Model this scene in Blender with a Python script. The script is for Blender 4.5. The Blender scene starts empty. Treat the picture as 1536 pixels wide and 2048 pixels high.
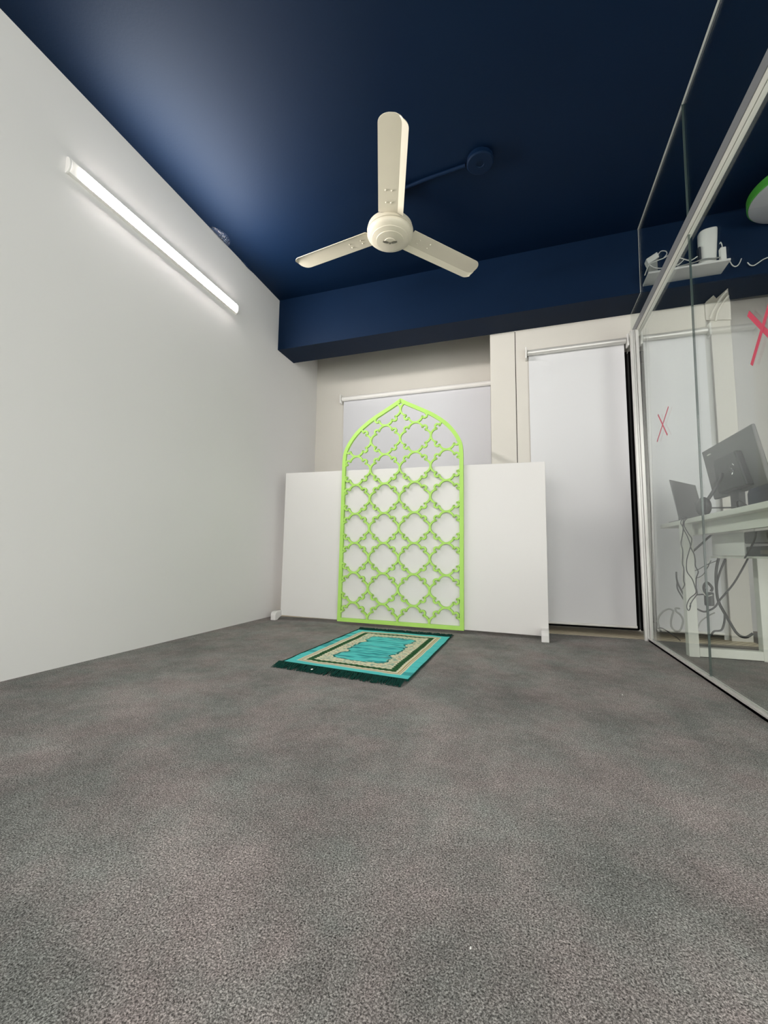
import bpy, bmesh, math, random
import numpy as np
from mathutils import Vector, Matrix, noise

random.seed(7)
SC = bpy.context.scene
COL = SC.collection
PI = math.pi

# ---------------------------------------------------------------- camera, world, lamps, exposure
F_PX = 848.14
cam_d = bpy.data.cameras.new('camera')
cam_d.sensor_fit = 'VERTICAL'
cam_d.sensor_height = 36.0
cam_d.lens = F_PX / 2048 * 36.0
cam_d.clip_start = 0.02
cam = bpy.data.objects.new('camera', cam_d)
COL.objects.link(cam)
R_ = Vector((0.95056241, 0.31032307, 0.01143192))
D_ = Vector((-0.01965126, 0.09685294, -0.99510469))
F_ = Vector((-0.30991116, 0.94568446, 0.09816300))
cam.matrix_world = Matrix(((R_.x, -D_.x, -F_.x, 0), (R_.y, -D_.y, -F_.y, 0), (R_.z, -D_.z, -F_.z, 0.53), (0, 0, 0, 1)))
SC.camera = cam
SC.view_settings.view_transform = 'Standard'
SC.view_settings.look = 'None'
SC.view_settings.exposure = -0.10
SC.view_settings.gamma = 1.0
SC.view_settings.use_curve_mapping = False

WORLD_STRENGTH = 5.0  # even fill added to brighten the room, entering through its open rear
WORLD_COLOR = (1.0, 0.975, 0.945, 1)
LAMP_STRENGTH = 215.0  # the LED batten's diffuser
LAMP_COLOR = (1.0, 0.955, 0.925, 1)
w = bpy.data.worlds.new('world'); SC.world = w
w.use_nodes = True
w.node_tree.nodes['Background'].inputs[0].default_value = WORLD_COLOR
w.node_tree.nodes['Background'].inputs[1].default_value = WORLD_STRENGTH

# ---------------------------------------------------------------- measurements (metres)
XL, XC = -2.01, -0.22          # left wall, return of the alcove
ZC = 2.755                     # ceiling
YB0, YB1, ZB = 3.09, 3.36, 2.298   # beam: front, back, underside
YA = 3.84                      # alcove back wall
REAR = -3.2
XO = 2.7                       # far side of the office behind the glass
def gx(z): return 0.760 + 0.0105 * z   # the glass partition leans very slightly
C1=[(0.832,2.761,0.748),(0.832,2.709,0.737),(0.832,2.727,0.728),(0.832,2.731,0.714),(0.832,2.701,0.689),(0.832,2.716,0.653),(0.832,2.746,0.614),(0.832,2.738,0.625),(0.832,2.746,0.601),(0.832,2.728,0.564),(0.832,2.744,0.497),(0.832,2.726,0.465),(0.832,2.74,0.405),(0.832,2.73,0.382),(0.832,2.767,0.356)]
C2=[(0.828,2.681,0.748),(0.828,2.641,0.742),(0.828,2.671,0.731),(0.828,2.683,0.718),(0.828,2.685,0.686),(0.828,2.636,0.642),(0.828,2.6,0.601),(0.828,2.593,0.579),(0.828,2.556,0.547),(0.828,2.545,0.516),(0.828,2.546,0.485),(0.828,2.514,0.459),(0.828,2.543,0.428),(0.828,2.554,0.384),(0.828,2.547,0.348),(0.828,2.619,0.305),(0.828,2.659,0.272)]
C3=[(0.824,2.607,0.741),(0.824,2.602,0.736),(0.824,2.647,0.722),(0.824,2.657,0.698),(0.824,2.608,0.657),(0.824,2.563,0.626),(0.824,2.576,0.596),(0.824,2.583,0.588),(0.824,2.629,0.541),(0.824,2.652,0.509),(0.824,2.656,0.457),(0.824,2.589,0.419),(0.824,2.554,0.378),(0.824,2.551,0.351),(0.824,2.639,0.315),(0.824,2.684,0.279),(0.824,2.684,0.257),(0.824,2.658,0.253),(0.824,2.632,0.278),(0.824,2.634,0.294)]
C4=[(0.867,2.97,0.444),(0.868,2.97,0.393),(0.884,2.97,0.343),(0.912,2.97,0.28),(0.94,2.97,0.246),(0.987,2.97,0.217),(1.015,2.97,0.222),(1.049,2.97,0.245),(1.08,2.97,0.292),(1.141,2.97,0.373),(1.187,2.97,0.454),(1.227,2.97,0.534)]
C5=[(0.874,2.99,0.378),(0.874,2.99,0.345),(0.888,2.99,0.31),(0.914,2.99,0.264),(0.93,2.99,0.276),(0.962,2.99,0.306),(1.005,2.99,0.314),(1.023,2.99,0.313)]
C6=[(1.032,2.94,0.526),(1.015,2.94,0.483),(1.001,2.94,0.441),(0.975,2.94,0.405),(0.971,2.94,0.377),(0.975,2.94,0.349),(0.986,2.94,0.328),(1.003,2.94,0.308),(1.03,2.94,0.316)]
C7=[(0.811,3.12,0.066),(0.802,3.12,0.091),(0.797,3.12,0.14),(0.823,3.12,0.186),(0.857,3.12,0.207),(0.879,3.12,0.201),(0.882,3.12,0.19),(0.87,3.12,0.148),(0.867,3.12,0.107),(0.877,3.12,0.085),(0.893,3.12,0.075),(0.916,3.12,0.084),(0.932,3.12,0.136),(0.921,3.12,0.173),(0.899,3.12,0.194),(0.896,3.12,0.213),(0.919,3.12,0.212)]
C8=[(0.777,3.05,0.093),(0.793,3.05,0.098),(0.812,3.05,0.09),(0.843,3.05,0.069),(0.871,3.05,0.049),(0.892,3.05,0.029)]
C9=[(0.987,2.8,0.231),(0.958,2.8,0.213),(0.922,2.8,0.182),(0.906,2.8,0.148),(0.899,2.8,0.112),(0.893,2.8,0.033),(0.893,2.8,-0.006)]
C10=[(1.101,3.02,0.526),(1.086,3.02,0.456),(1.081,3.02,0.368),(1.087,3.02,0.275),(1.124,3.02,0.184),(1.165,3.02,0.098),(1.205,3.02,0.076),(1.242,3.02,0.1)]
C11=[(1.142,3.04,0.523),(1.108,3.04,0.437),(1.09,3.04,0.354),(1.098,3.04,0.254),(1.121,3.04,0.199),(1.103,3.04,0.112),(1.063,3.04,0.097),(1.045,3.04,0.071)]
C13=[(0.94,3.02,0.53),(0.978,3.02,0.569),(1.056,3.02,0.647)]
C14=[(0.916,2.93,0.443),(0.965,2.93,0.46),(1.003,2.93,0.485),(1.062,2.93,0.514)]
C15=[(0.908,2.91,0.4),(0.967,2.91,0.42),(0.994,2.91,0.452),(1.024,2.91,0.513)]
C16=[(1.195,2.86,0.558),(1.224,2.86,0.523),(1.245,2.86,0.465),(1.26,2.86,0.436)]
C17=[(1.123,2.6,0.69),(1.113,2.6,0.636),(1.091,2.6,0.555),(1.074,2.6,0.539)]
C18=[(1.117,2.58,0.662),(1.126,2.58,0.619),(1.136,2.58,0.582)]
COIL=[(1.002,2.96,0.324),(0.997,2.96,0.355),(1.004,2.96,0.377),(1.017,2.96,0.384),(1.031,2.96,0.37),(1.039,2.96,0.353),(1.032,2.96,0.335)]
BRICK=[(0.999,2.96,0.331),(1.041,2.96,0.339),(1.042,2.96,0.249),(1.015,2.96,0.248)]
S1=[(0.789,2.99,2.355),(0.816,2.99,2.421),(0.848,2.99,2.437),(0.896,2.99,2.449),(0.929,2.99,2.462),(0.971,2.99,2.441),(0.999,2.99,2.426),(1.044,2.99,2.403),(1.083,2.99,2.421)]
S2=[(0.875,3.02,2.497),(0.896,3.02,2.52),(0.922,3.02,2.514),(0.928,3.02,2.495),(0.909,3.02,2.472)]
S3=[(0.816,2.97,2.407),(0.84,2.97,2.384),(0.876,2.97,2.372),(0.92,2.97,2.381),(0.969,2.97,2.375),(1.006,2.97,2.406)]
S4=[(0.967,2.975,2.365),(1.006,2.975,2.37),(1.048,2.975,2.374),(1.09,2.975,2.383),(1.125,2.975,2.386),(1.172,2.975,2.38),(1.203,2.975,2.38)]
S5=[(1.197,3.0,2.455),(1.197,3.0,2.473),(1.187,3.0,2.486),(1.169,3.0,2.47)]
BL_ADAPT=[(0.8,3.0,2.463),(0.864,3.0,2.499),(0.877,3.0,2.46),(0.81,3.0,2.443)]
ADAPT=[(1.182,3.0,2.45),(1.217,3.0,2.446),(1.216,3.0,2.395),(1.181,3.0,2.398)]
W1=[(1.283,3.075,2.41),(1.295,3.075,2.377),(1.312,3.075,2.363),(1.331,3.075,2.376),(1.346,3.075,2.41)]
W2=[(1.375,3.075,2.377),(1.387,3.075,2.357),(1.405,3.075,2.35),(1.428,3.075,2.362),(1.455,3.075,2.379),(1.481,3.075,2.387),(1.516,3.075,2.389)]
MW=[(1.011,2.8,0.821),(1.036,2.8,0.818),(1.075,2.8,0.81)]

# ---------------------------------------------------------------- materials
MATS = {}
def nodes_of(m): return m.node_tree.nodes, m.node_tree.links
def mat(name, color, rough=0.6, metal=0.0, spec=0.5, bump=0.0, bscale=80.0, var=0.0, vscale=4.0, coat=0.0):
    m = bpy.data.materials.new(name); m.use_nodes = True
    N, L = nodes_of(m)
    b = N['Principled BSDF']
    b.inputs['Base Color'].default_value = (*color, 1)
    b.inputs['Roughness'].default_value = rough
    b.inputs['Metallic'].default_value = metal
    b.inputs['Specular IOR Level'].default_value = spec
    b.inputs['Coat Weight'].default_value = coat
    if bump or var:
        tc = N.new('ShaderNodeTexCoord')
    if bump:
        n = N.new('ShaderNodeTexNoise'); n.inputs['Scale'].default_value = bscale; n.inputs['Detail'].default_value = 4
        L.new(tc.outputs['Object'], n.inputs['Vector'])
        bp = N.new('ShaderNodeBump'); bp.inputs['Strength'].default_value = bump; bp.inputs['Distance'].default_value = 0.004
        L.new(n.outputs['Fac'], bp.inputs['Height']); L.new(bp.outputs['Normal'], b.inputs['Normal'])
    if var:
        n2 = N.new('ShaderNodeTexNoise'); n2.inputs['Scale'].default_value = vscale; n2.inputs['Detail'].default_value = 5
        L.new(tc.outputs['Object'], n2.inputs['Vector'])
        mx = N.new('ShaderNodeMix'); mx.data_type = 'RGBA'
        mx.inputs['A'].default_value = (*[c * (1 - var) for c in color], 1)
        mx.inputs['B'].default_value = (*[min(1, c * (1 + var)) for c in color], 1)
        L.new(n2.outputs['Fac'], mx.inputs['Factor']); L.new(mx.outputs['Result'], b.inputs['Base Color'])
    MATS[name] = m
    return m

mat('wall_grey', (0.70, 0.685, 0.675), 0.7, spec=0.3, bump=0.012, bscale=60, var=0.03, vscale=1.5)
mat('wall_cream', (0.66, 0.63, 0.575), 0.6, spec=0.4, bump=0.08, bscale=50, var=0.04, vscale=3)
mat('navy_paint', (0.0009, 0.0082, 0.0280), 0.60, spec=0.165, bump=0.10, bscale=90, var=0.12, vscale=2)
mat('blind_cloth', (0.71, 0.71, 0.72), 0.85, spec=0.2, bump=0.05, bscale=400)
mat('alcove_cloth', (0.66, 0.66, 0.69), 0.85, spec=0.2, bump=0.05, bscale=400)
mat('white_laminate', (0.68, 0.665, 0.645), 0.35, spec=0.5, var=0.015, vscale=3)
mat('white_plastic', (0.78, 0.77, 0.74), 0.4)
mat('fixture_white', (0.82, 0.80, 0.77), 0.35)
mat('aluminium', (0.66, 0.65, 0.62), 0.32, metal=0.3)
mat('rail_pale', (0.82, 0.80, 0.74), 0.4)
mat('rail_grey', (0.17, 0.175, 0.18), 0.45)
mat('alu_dark', (0.30, 0.30, 0.29), 0.4, metal=0.8)
mat('gap_black', (0.004, 0.004, 0.004), 0.8, spec=0.1)
mat('green_paint', (0.40, 0.68, 0.13), 0.55, spec=0.4, var=0.05, vscale=12)
mat('fan_cream', (0.60, 0.555, 0.445), 0.38, spec=0.5, var=0.04, vscale=8)
mat('emblem_grey', (0.16, 0.15, 0.12), 0.3, metal=0.6)
mat('seal_white', (0.60, 0.60, 0.57), 0.5)
mat('joint_dark', (0.05, 0.07, 0.065), 0.4)
mat('tape_red', (0.55, 0.035, 0.085), 0.5)
mat('screen_grey', (0.11, 0.11, 0.112), 0.45)
mat('dark_plastic', (0.035, 0.036, 0.04), 0.4)
mat('navy_fabric', (0.03, 0.035, 0.055), 0.85)
mat('chrome', (0.8, 0.8, 0.8), 0.15, metal=1.0)
mat('cable_black', (0.03, 0.03, 0.03), 0.5)
mat('cable_white', (0.72, 0.72, 0.68), 0.5)
mat('cable_grey', (0.30, 0.30, 0.28), 0.5)
mat('lamp_green', (0.08, 0.38, 0.04), 0.45)
mat('lamp_grey', (0.50, 0.49, 0.52), 0.5)
mat('fringe_green', (0.003, 0.050, 0.038), 0.9, spec=0.2)
mat('crumb_white', (0.85, 0.84, 0.80), 0.7)
mat('desk_white', (0.70, 0.70, 0.64), 0.45, var=0.02, vscale=5)
mat('plastic_film', (0.010, 0.022, 0.055), 0.08, spec=0.7, bump=1.0, bscale=90, var=0.9, vscale=70)

MATS['navy_paint'].node_tree.nodes['Principled BSDF'].inputs['Specular Tint'].default_value = (0.72, 0.87, 1.0, 1)
def make_carpet():
    m = bpy.data.materials.new('carpet'); m.use_nodes = True
    N, L = nodes_of(m); b = N['Principled BSDF']
    b.inputs['Roughness'].default_value = 0.95; b.inputs['Specular IOR Level'].default_value = 0.1
    tc = N.new('ShaderNodeTexCoord')
    def nz(scale, detail, rough=0.55, dist=0.0):
        n = N.new('ShaderNodeTexNoise'); n.inputs['Scale'].default_value = scale
        n.inputs['Detail'].default_value = detail; n.inputs['Roughness'].default_value = rough
        n.inputs['Distortion'].default_value = dist
        L.new(tc.outputs['Object'], n.inputs['Vector']); return n
    fine = nz(380, 4, 0.7, 0.6)
    mid = nz(9, 6, 0.74)
    big = nz(2.6, 3)
    hue = nz(5.5, 4, 0.6)
    rf = N.new('ShaderNodeValToRGB')
    rf.color_ramp.elements[0].position = 0.36; rf.color_ramp.elements[0].color = (0.045, 0.044, 0.042, 1)
    rf.color_ramp.elements[1].position = 0.66; rf.color_ramp.elements[1].color = (0.61, 0.585, 0.565, 1)
    e = rf.color_ramp.elements.new(0.5); e.color = (0.222, 0.214, 0.207, 1)
    L.new(fine.outputs['Fac'], rf.inputs['Fac'])
    hr = N.new('ShaderNodeValToRGB')
    hr.color_ramp.elements[0].position = 0.36; hr.color_ramp.elements[0].color = (0.895, 0.94, 0.91, 1)
    hr.color_ramp.elements[1].position = 0.64; hr.color_ramp.elements[1].color = (1.075, 0.98, 0.97, 1)
    L.new(hue.outputs['Fac'], hr.inputs['Fac'])
    m1 = N.new('ShaderNodeMix'); m1.data_type = 'RGBA'; m1.blend_type = 'MULTIPLY'; m1.inputs['Factor'].default_value = 1
    L.new(rf.outputs['Color'], m1.inputs['A']); L.new(hr.outputs['Color'], m1.inputs['B'])
    ad = N.new('ShaderNodeMath'); ad.operation = 'ADD'
    L.new(mid.outputs['Fac'], ad.inputs[0]); L.new(big.outputs['Fac'], ad.inputs[1])
    mr = N.new('ShaderNodeMapRange')
    mr.inputs['From Min'].default_value = 0.7; mr.inputs['From Max'].default_value = 1.3
    mr.inputs['To Min'].default_value = 0.71; mr.inputs['To Max'].default_value = 1.29
    L.new(ad.outputs[0], mr.inputs['Value'])
    m2 = N.new('ShaderNodeVectorMath'); m2.operation = 'SCALE'
    L.new(m1.outputs['Result'], m2.inputs[0]); L.new(mr.outputs['Result'], m2.inputs['Scale'])
    L.new(m2.outputs['Vector'], b.inputs['Base Color'])
    bp = N.new('ShaderNodeBump'); bp.inputs['Strength'].default_value = 0.5; bp.inputs['Distance'].default_value = 0.004
    L.new(fine.outputs['Fac'], bp.inputs['Height']); L.new(bp.outputs['Normal'], b.inputs['Normal'])
    MATS['carpet'] = m
make_carpet()

def make_threshold():
    m = mat('threshold_wood', (0.40, 0.31, 0.20), 0.5)
    N, L = nodes_of(m); b = N['Principled BSDF']
    tc = N.new('ShaderNodeTexCoord'); mp = N.new('ShaderNodeMapping')
    mp.inputs['Rotation'].default_value = (0, 0, 0.7)
    L.new(tc.outputs['Object'], mp.inputs['Vector'])
    wv = N.new('ShaderNodeTexWave'); wv.inputs['Scale'].default_value = 9; wv.inputs['Distortion'].default_value = 1.2
    L.new(mp.outputs['Vector'], wv.inputs['Vector'])
    cr = N.new('ShaderNodeValToRGB')
    cr.color_ramp.elements[0].color = (0.55, 0.46, 0.32, 1); cr.color_ramp.elements[1].color = (0.78, 0.69, 0.52, 1)
    L.new(wv.outputs['Fac'], cr.inputs['Fac']); L.new(cr.outputs['Color'], b.inputs['Base Color'])
make_threshold()

def make_glass():
    m = bpy.data.materials.new('clear_glass'); m.use_nodes = True
    N, L = nodes_of(m)
    N.remove(N['Principled BSDF'])
    out = N['Material Output']
    tr = N.new('ShaderNodeBsdfTransparent'); tr.inputs[0].default_value = (0.945, 0.972, 0.955, 1)
    gl = N.new('ShaderNodeBsdfGlossy'); gl.inputs['Roughness'].default_value = 0.0
    fr = N.new('ShaderNodeFresnel'); fr.inputs['IOR'].default_value = 1.5
    # Fresnel reads the back side as inside the glass; use the angle alone so both faces act as outer faces
    geo = N.new('ShaderNodeNewGeometry'); 
    mx = N.new('ShaderNodeMixShader')
    lw = N.new('ShaderNodeLayerWeight'); lw.inputs['Blend'].default_value = 0.5
    pw = N.new('ShaderNodeMath'); pw.operation = 'POWER'; pw.inputs[1].default_value = 4.2
    L.new(lw.outputs['Facing'], pw.inputs[0])
    ma = N.new('ShaderNodeMath'); ma.operation = 'MULTIPLY_ADD'; ma.inputs[1].default_value = 0.78; ma.inputs[2].default_value = 0.03
    ma.use_clamp = True
    L.new(pw.outputs[0], ma.inputs[0])
    N.remove(fr); N.remove(geo)
    L.new(ma.outputs[0], mx.inputs[0]); L.new(tr.outputs[0], mx.inputs[1]); L.new(gl.outputs[0], mx.inputs[2])
    L.new(mx.outputs[0], out.inputs['Surface'])
    MATS['clear_glass'] = m
make_glass()
mat('night_glass', (0.004, 0.005, 0.007), 0.05, spec=0.5)

def make_emit():
    m = bpy.data.materials.new('lit_diffuser'); m.use_nodes = True
    N, L = nodes_of(m); N.remove(N['Principled BSDF'])
    e = N.new('ShaderNodeEmission'); e.inputs[0].default_value = LAMP_COLOR; e.inputs[1].default_value = LAMP_STRENGTH
    L.new(e.outputs[0], N['Material Output'].inputs['Surface'])
    MATS['lit_diffuser'] = m
make_emit()

def make_rug():
    m = bpy.data.materials.new('rug_pile'); m.use_nodes = True
    N, L = nodes_of(m); b = N['Principled BSDF']
    b.inputs['Roughness'].default_value = 0.8; b.inputs['Specular IOR Level'].default_value = 0.2
    b.inputs['Sheen Weight'].default_value = 0.0
    a = N.new('ShaderNodeVertexColor'); a.layer_name = 'pattern'
    L.new(a.outputs['Color'], b.inputs['Base Color'])
    tc = N.new('ShaderNodeTexCoord'); n = N.new('ShaderNodeTexNoise'); n.inputs['Scale'].default_value = 250
    L.new(tc.outputs['Object'], n.inputs['Vector'])
    bp = N.new('ShaderNodeBump'); bp.inputs['Strength'].default_value = 0.4; bp.inputs['Distance'].default_value = 0.002
    L.new(n.outputs['Fac'], bp.inputs['Height']); L.new(bp.outputs['Normal'], b.inputs['Normal'])
    MATS['rug_pile'] = m
make_rug()

# ---------------------------------------------------------------- mesh helpers
def tag(o, label=None, cat=None, group=None, kind=None):
    if label: o['label'] = label
    if cat: o['category'] = cat
    if group: o['group'] = group
    if kind: o['kind'] = kind
    return o

class MB:
    def __init__(s): s.v = []; s.f = []; s.mi = []; s.cur = 0
    def add(s, vs, fs):
        b = len(s.v); s.v += [tuple(p) for p in vs]
        for f in fs: s.f.append([i + b for i in f]); s.mi.append(s.cur)
        return s
    def box(s, a, b):
        x0, y0, z0 = a; x1, y1, z1 = b
        return s.add([(x0,y0,z0),(x1,y0,z0),(x1,y1,z0),(x0,y1,z0),(x0,y0,z1),(x1,y0,z1),(x1,y1,z1),(x0,y1,z1)],
                     [(0,3,2,1),(4,5,6,7),(0,1,5,4),(1,2,6,5),(2,3,7,6),(3,0,4,7)])
    def hexa(s, bot, top):
        """a six-sided block from four bottom and four top corners (both counter-clockwise seen from above)"""
        return s.add(list(bot) + list(top), [(3,2,1,0),(4,5,6,7),(0,1,5,4),(1,2,6,5),(2,3,7,6),(3,0,4,7)])
    def prism(s, poly, fn0, fn1):
        """extrude a 2-D polygon between two placements"""
        n = len(poly)
        vs = [fn0(p) for p in poly] + [fn1(p) for p in poly]
        return s.add(vs, [tuple(range(n-1, -1, -1)), tuple(range(n, 2*n))] + [(i, (i+1) % n, n + (i+1) % n, n + i) for i in range(n)])
    def tube(s, pts, r, n=8, r1=None, caps=True):
        pts = [Vector(p) for p in pts]; m = len(pts); rings = []
        t0 = (pts[1] - pts[0]).normalized()
        up = Vector((0, 0, 1)) if abs(t0.z) < 0.9 else Vector((1, 0, 0))
        nrm = t0.cross(up).normalized()
        for i in range(m):
            t = (pts[min(i+1, m-1)] - pts[max(i-1, 0)])
            if t.length < 1e-9: t = t0
            t.normalize()
            nrm = (nrm - t * nrm.dot(t))
            if nrm.length < 1e-6: nrm = t.orthogonal()
            nrm.normalize(); bi = t.cross(nrm)
            rr = r if r1 is None else r + (r1 - r) * i / (m - 1)
            rings.append([pts[i] + nrm * (rr * math.cos(2*PI*k/n)) + bi * (rr * math.sin(2*PI*k/n)) for k in range(n)])
        vs = [p for rg in rings for p in rg]; fs = []
        for i in range(m - 1):
            for k in range(n):
                a = i*n + k; b = i*n + (k+1) % n
                fs.append((a, b, b + n, a + n))
        if caps: fs += [tuple(range(n-1, -1, -1)), tuple(range((m-1)*n, m*n))]
        return s.add(vs, fs)
    def lathe(s, c, prof, n=48):
        """prof = (radius, z) from top to bottom around a vertical axis at c"""
        vs = []; fs = []
        for r, z in prof:
            for k in range(n):
                a = 2*PI*k/n; vs.append((c[0] + r*math.cos(a), c[1] + r*math.sin(a), z))
        for i in range(len(prof) - 1):
            for k in range(n):
                a = i*n + k; b = i*n + (k+1) % n
                fs.append((b, a, a + n, b + n))
        fs.append(tuple(range(n))); fs.append(tuple(range(len(prof)*n - 1, (len(prof)-1)*n - 1, -1)))
        return s.add(vs, fs)
    def build(s, name, m, parent=None, smooth=False, bevel=0.0, at=None):
        me = bpy.data.meshes.new(name)
        V = np.array(s.v, dtype=float)
        if parent is not None:
            org = Vector(root_loc(parent))
        elif at is not None:
            org = Vector(at)
        else:
            lo = V.min(0); hi = V.max(0); org = Vector(((lo[0]+hi[0])/2, (lo[1]+hi[1])/2, lo[2]))
        me.from_pydata([tuple(p) for p in (V - np.array(org))], [], s.f)
        ms = m if isinstance(m, (list, tuple)) else [m]
        for q in ms: me.materials.append(MATS[q])
        if len(ms) > 1: me.polygons.foreach_set('material_index', s.mi)
        bm = bmesh.new(); bm.from_mesh(me)
        bmesh.ops.recalc_face_normals(bm, faces=bm.faces[:]) if not getattr(s, 'keep', False) else None
        bm.to_mesh(me); bm.free()
        if smooth:
            me.polygons.foreach_set('use_smooth', [True] * len(me.polygons))
        o = bpy.data.objects.new(name, me); COL.objects.link(o)
        if parent is not None: o.parent = parent
        else: o.location = org
        if bevel:
            b = o.modifiers.new('bevel', 'BEVEL'); b.width = bevel; b.segments = 2; b.limit_method = 'ANGLE'; b.angle_limit = math.radians(40)
        if smooth:
            o.modifiers.new('edges', 'EDGE_SPLIT').split_angle = math.radians(38)
        return o

def root_loc(o):
    p = Vector((0, 0, 0))
    while o is not None:
        p += o.location; o = o.parent
    return p
def thing(name, loc, label, cat, group=None, kind=None):
    o = bpy.data.objects.new(name, None); o.empty_display_size = 0.05
    COL.objects.link(o); o.location = loc
    return tag(o, label, cat, group, kind)
def spline(pts, per=8):
    """Catmull-Rom through the points"""
    P = [Vector(p) for p in pts]; out = []
    for i in range(len(P) - 1):
        p0 = P[max(i-1, 0)]; p1 = P[i]; p2 = P[i+1]; p3 = P[min(i+2, len(P)-1)]
        for k in range(per):
            t = k / per
            out.append(0.5 * ((2*p1) + (-p0+p2)*t + (2*p0-5*p1+4*p2-p3)*t*t + (-p0+3*p1-3*p2+p3)*t**3))
    out.append(P[-1]); return out

# ================================================================= THE SETTING
def struct(o, label, cat): return tag(o, label, cat, kind='structure')

b = MB(); b.box((XL - 0.02, REAR, -0.05), (XO, 3.18, 0.0))
struct(b.build('floor', 'carpet'), 'mottled grey carpet covering the whole floor', 'carpet')
b = MB(); b.box((XL - 0.02, 3.18, -0.05), (1.385, 3.62, -0.004))
struct(b.build('trim_1', 'threshold_wood'), 'tan wood-look threshold strip under the tall window blinds', 'threshold')
b = MB(); b.box((XL - 0.02, REAR, ZC), (XO, 3.9, ZC + 0.08))
struct(b.build('ceiling', 'navy_paint'), 'dark navy blue painted ceiling', 'ceiling')
b = MB(); b.box((XL - 0.02, YB0, ZB), (XO, YB1, ZC + 0.02))
struct(b.build('beam', 'navy_paint'), 'navy blue ceiling beam running across the room above the windows', 'beam')
b = MB(); b.box((XL - 0.12, REAR, -0.05), (XL, 3.9, ZC + 0.05))
struct(b.build('wall_left', 'wall_grey'), 'plain pale grey wall carrying the lit tube lamp', 'wall')
b = MB(); b.box((XL - 0.02, YA, -0.05), (XC + 0.05, YA + 0.1, ZC + 0.05))
struct(b.build('wall_back', 'wall_cream'), 'off-white alcove wall behind the green arch', 'wall')
b = MB(); b.box((XC, YB1 + 0.002, -0.05), (-0.0295, YA + 0.1, ZC + 0.02))
struct(b.build('column', 'wall_cream', bevel=0.003), 'off-white boxed column between the alcove and the tall blind', 'column')
# wall round the tall window: narrow strip beside the groove, header above
b = MB(); b.box((-0.0245, YB1, -0.05), (0.075, 3.62, ZC + 0.02)); b.box((0.075, YB1, 2.10), (1.24, 3.62, ZC + 0.02))
struct(b.build('wall_window', 'wall_cream'), 'off-white wall framing the tall window blind', 'wall')
b = MB(); b.box((-0.03, YB1 + 0.012, 0), (-0.024, 3.5, 2.3))
struct(b.build('trim_2', 'gap_black'), 'thin dark groove beside the boxed column', 'groove')
# dark glazing behind the tall blinds
w1 = thing('window_1', (0.43, 3.60, 0), 'tall dark window behind the white blind beside the column', 'window', kind='structure')
b = MB(); b.box((0.075, 3.57, 0.06), (0.79, 3.585, 2.10)); b.build('pane', 'night_glass', w1)
b = MB(); b.box((0.075, 3.55, 0.0), (0.79, 3.61, 0.06)); b.box((0.075, 3.55, 0.06), (0.105, 3.61, 2.10)); b.box((0.76, 3.55, 0.06), (0.79, 3.61, 2.10)); b.build('window_frame', 'gap_black', w1)
w2 = thing('window_2', (1.03, 3.60, 0), 'tall dark window behind the blind in the office', 'window', kind='structure')
b = MB(); b.box((0.80, 3.57, 0.06), (1.24, 3.585, 2.10)); b.build('pane', 'night_glass', w2)
b = MB(); b.box((0.80, 3.55, 0.0), (1.24, 3.61, 0.06)); b.box((0.80, 3.55, 0.06), (0.83, 3.61, 2.10)); b.box((1.21, 3.55, 0.06), (1.24, 3.61, 2.10)); b.build('window_frame', 'gap_black', w2)
# office side
b = MB(); b.box((1.268, YB1 + 0.002, -0.05), (1.385, YA + 0.1, ZC + 0.02))
struct(b.build('column.001', 'wall_cream', bevel=0.003), 'off-white boxed column in the office behind the desk', 'column')
b = MB(); b.box((1.24, YB1 + 0.03, -0.05), (1.268, 3.62, ZC + 0.02))
struct(b.build('trim_3', 'seal_white'), 'recessed grey strip beside the office column', 'groove')
b = MB(); b.box((1.385, YA, -0.05), (XO, YA + 0.1, ZC + 0.05))
struct(b.build('wall_office', 'wall_grey'), 'shaded grey office wall beyond the column', 'wall')
b = MB(); b.box((1.385, 3.18, -0.05), (XO, YA, 0.0))
struct(b.build('floor.001', 'carpet'), 'grey carpet in the office recess beyond the column', 'carpet')

b = MB(); b.box((1.92, 3.0, -0.05), (XO, YA + 0.1, ZC + 0.02))  # out-of-view block added to shut light out of the recess
struct(b.build('added_pier', 'wall_grey'), 'unseen added pier keeping light out of the office recess', 'wall')
b = MB(); b.box((XO, 0.8, -0.05), (XO + 0.1, YA + 0.1, ZC + 0.05))  # out-of-view wall added to darken the office, left open towards the rear
struct(b.build('added_wall_right', 'wall_grey'), 'unseen far office wall added to darken the office', 'wall')
# glass partition
gp = thing('glass_partition', (gx(0), 1.0, 0), 'clear glass partition wall with aluminium rail between room and office', 'partition', kind='structure')
GT = 0.004
def pane(poly, name='glass_pane'):
    b = MB()
    b.prism(poly, lambda p: (gx(p[1]) - GT, p[0], p[1]), lambda p: (gx(p[1]) + GT, p[0], p[1]))
    b.build(name, 'clear_glass', gp)
YJ = 2.237
pane([(YJ + .002, 0.02), (3.15, 0.02), (3.15, 2.075), (YJ + .002, 2.075)])
pane([(REAR, 0.02), (YJ - .002, 0.02), (YJ - .002, 2.075), (REAR, 2.075)])
pane([(YJ + .002, 2.10), (3.355, 2.10), (3.355, ZB - .003), (YB0 - .003, ZB - .003), (YB0 - .003, ZC - .004), (YJ + .002, ZC - .004)])
pane([(REAR, 2.10), (YJ - .002, 2.10), (YJ - .002, ZC - .004), (REAR, ZC - .004)])
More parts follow.
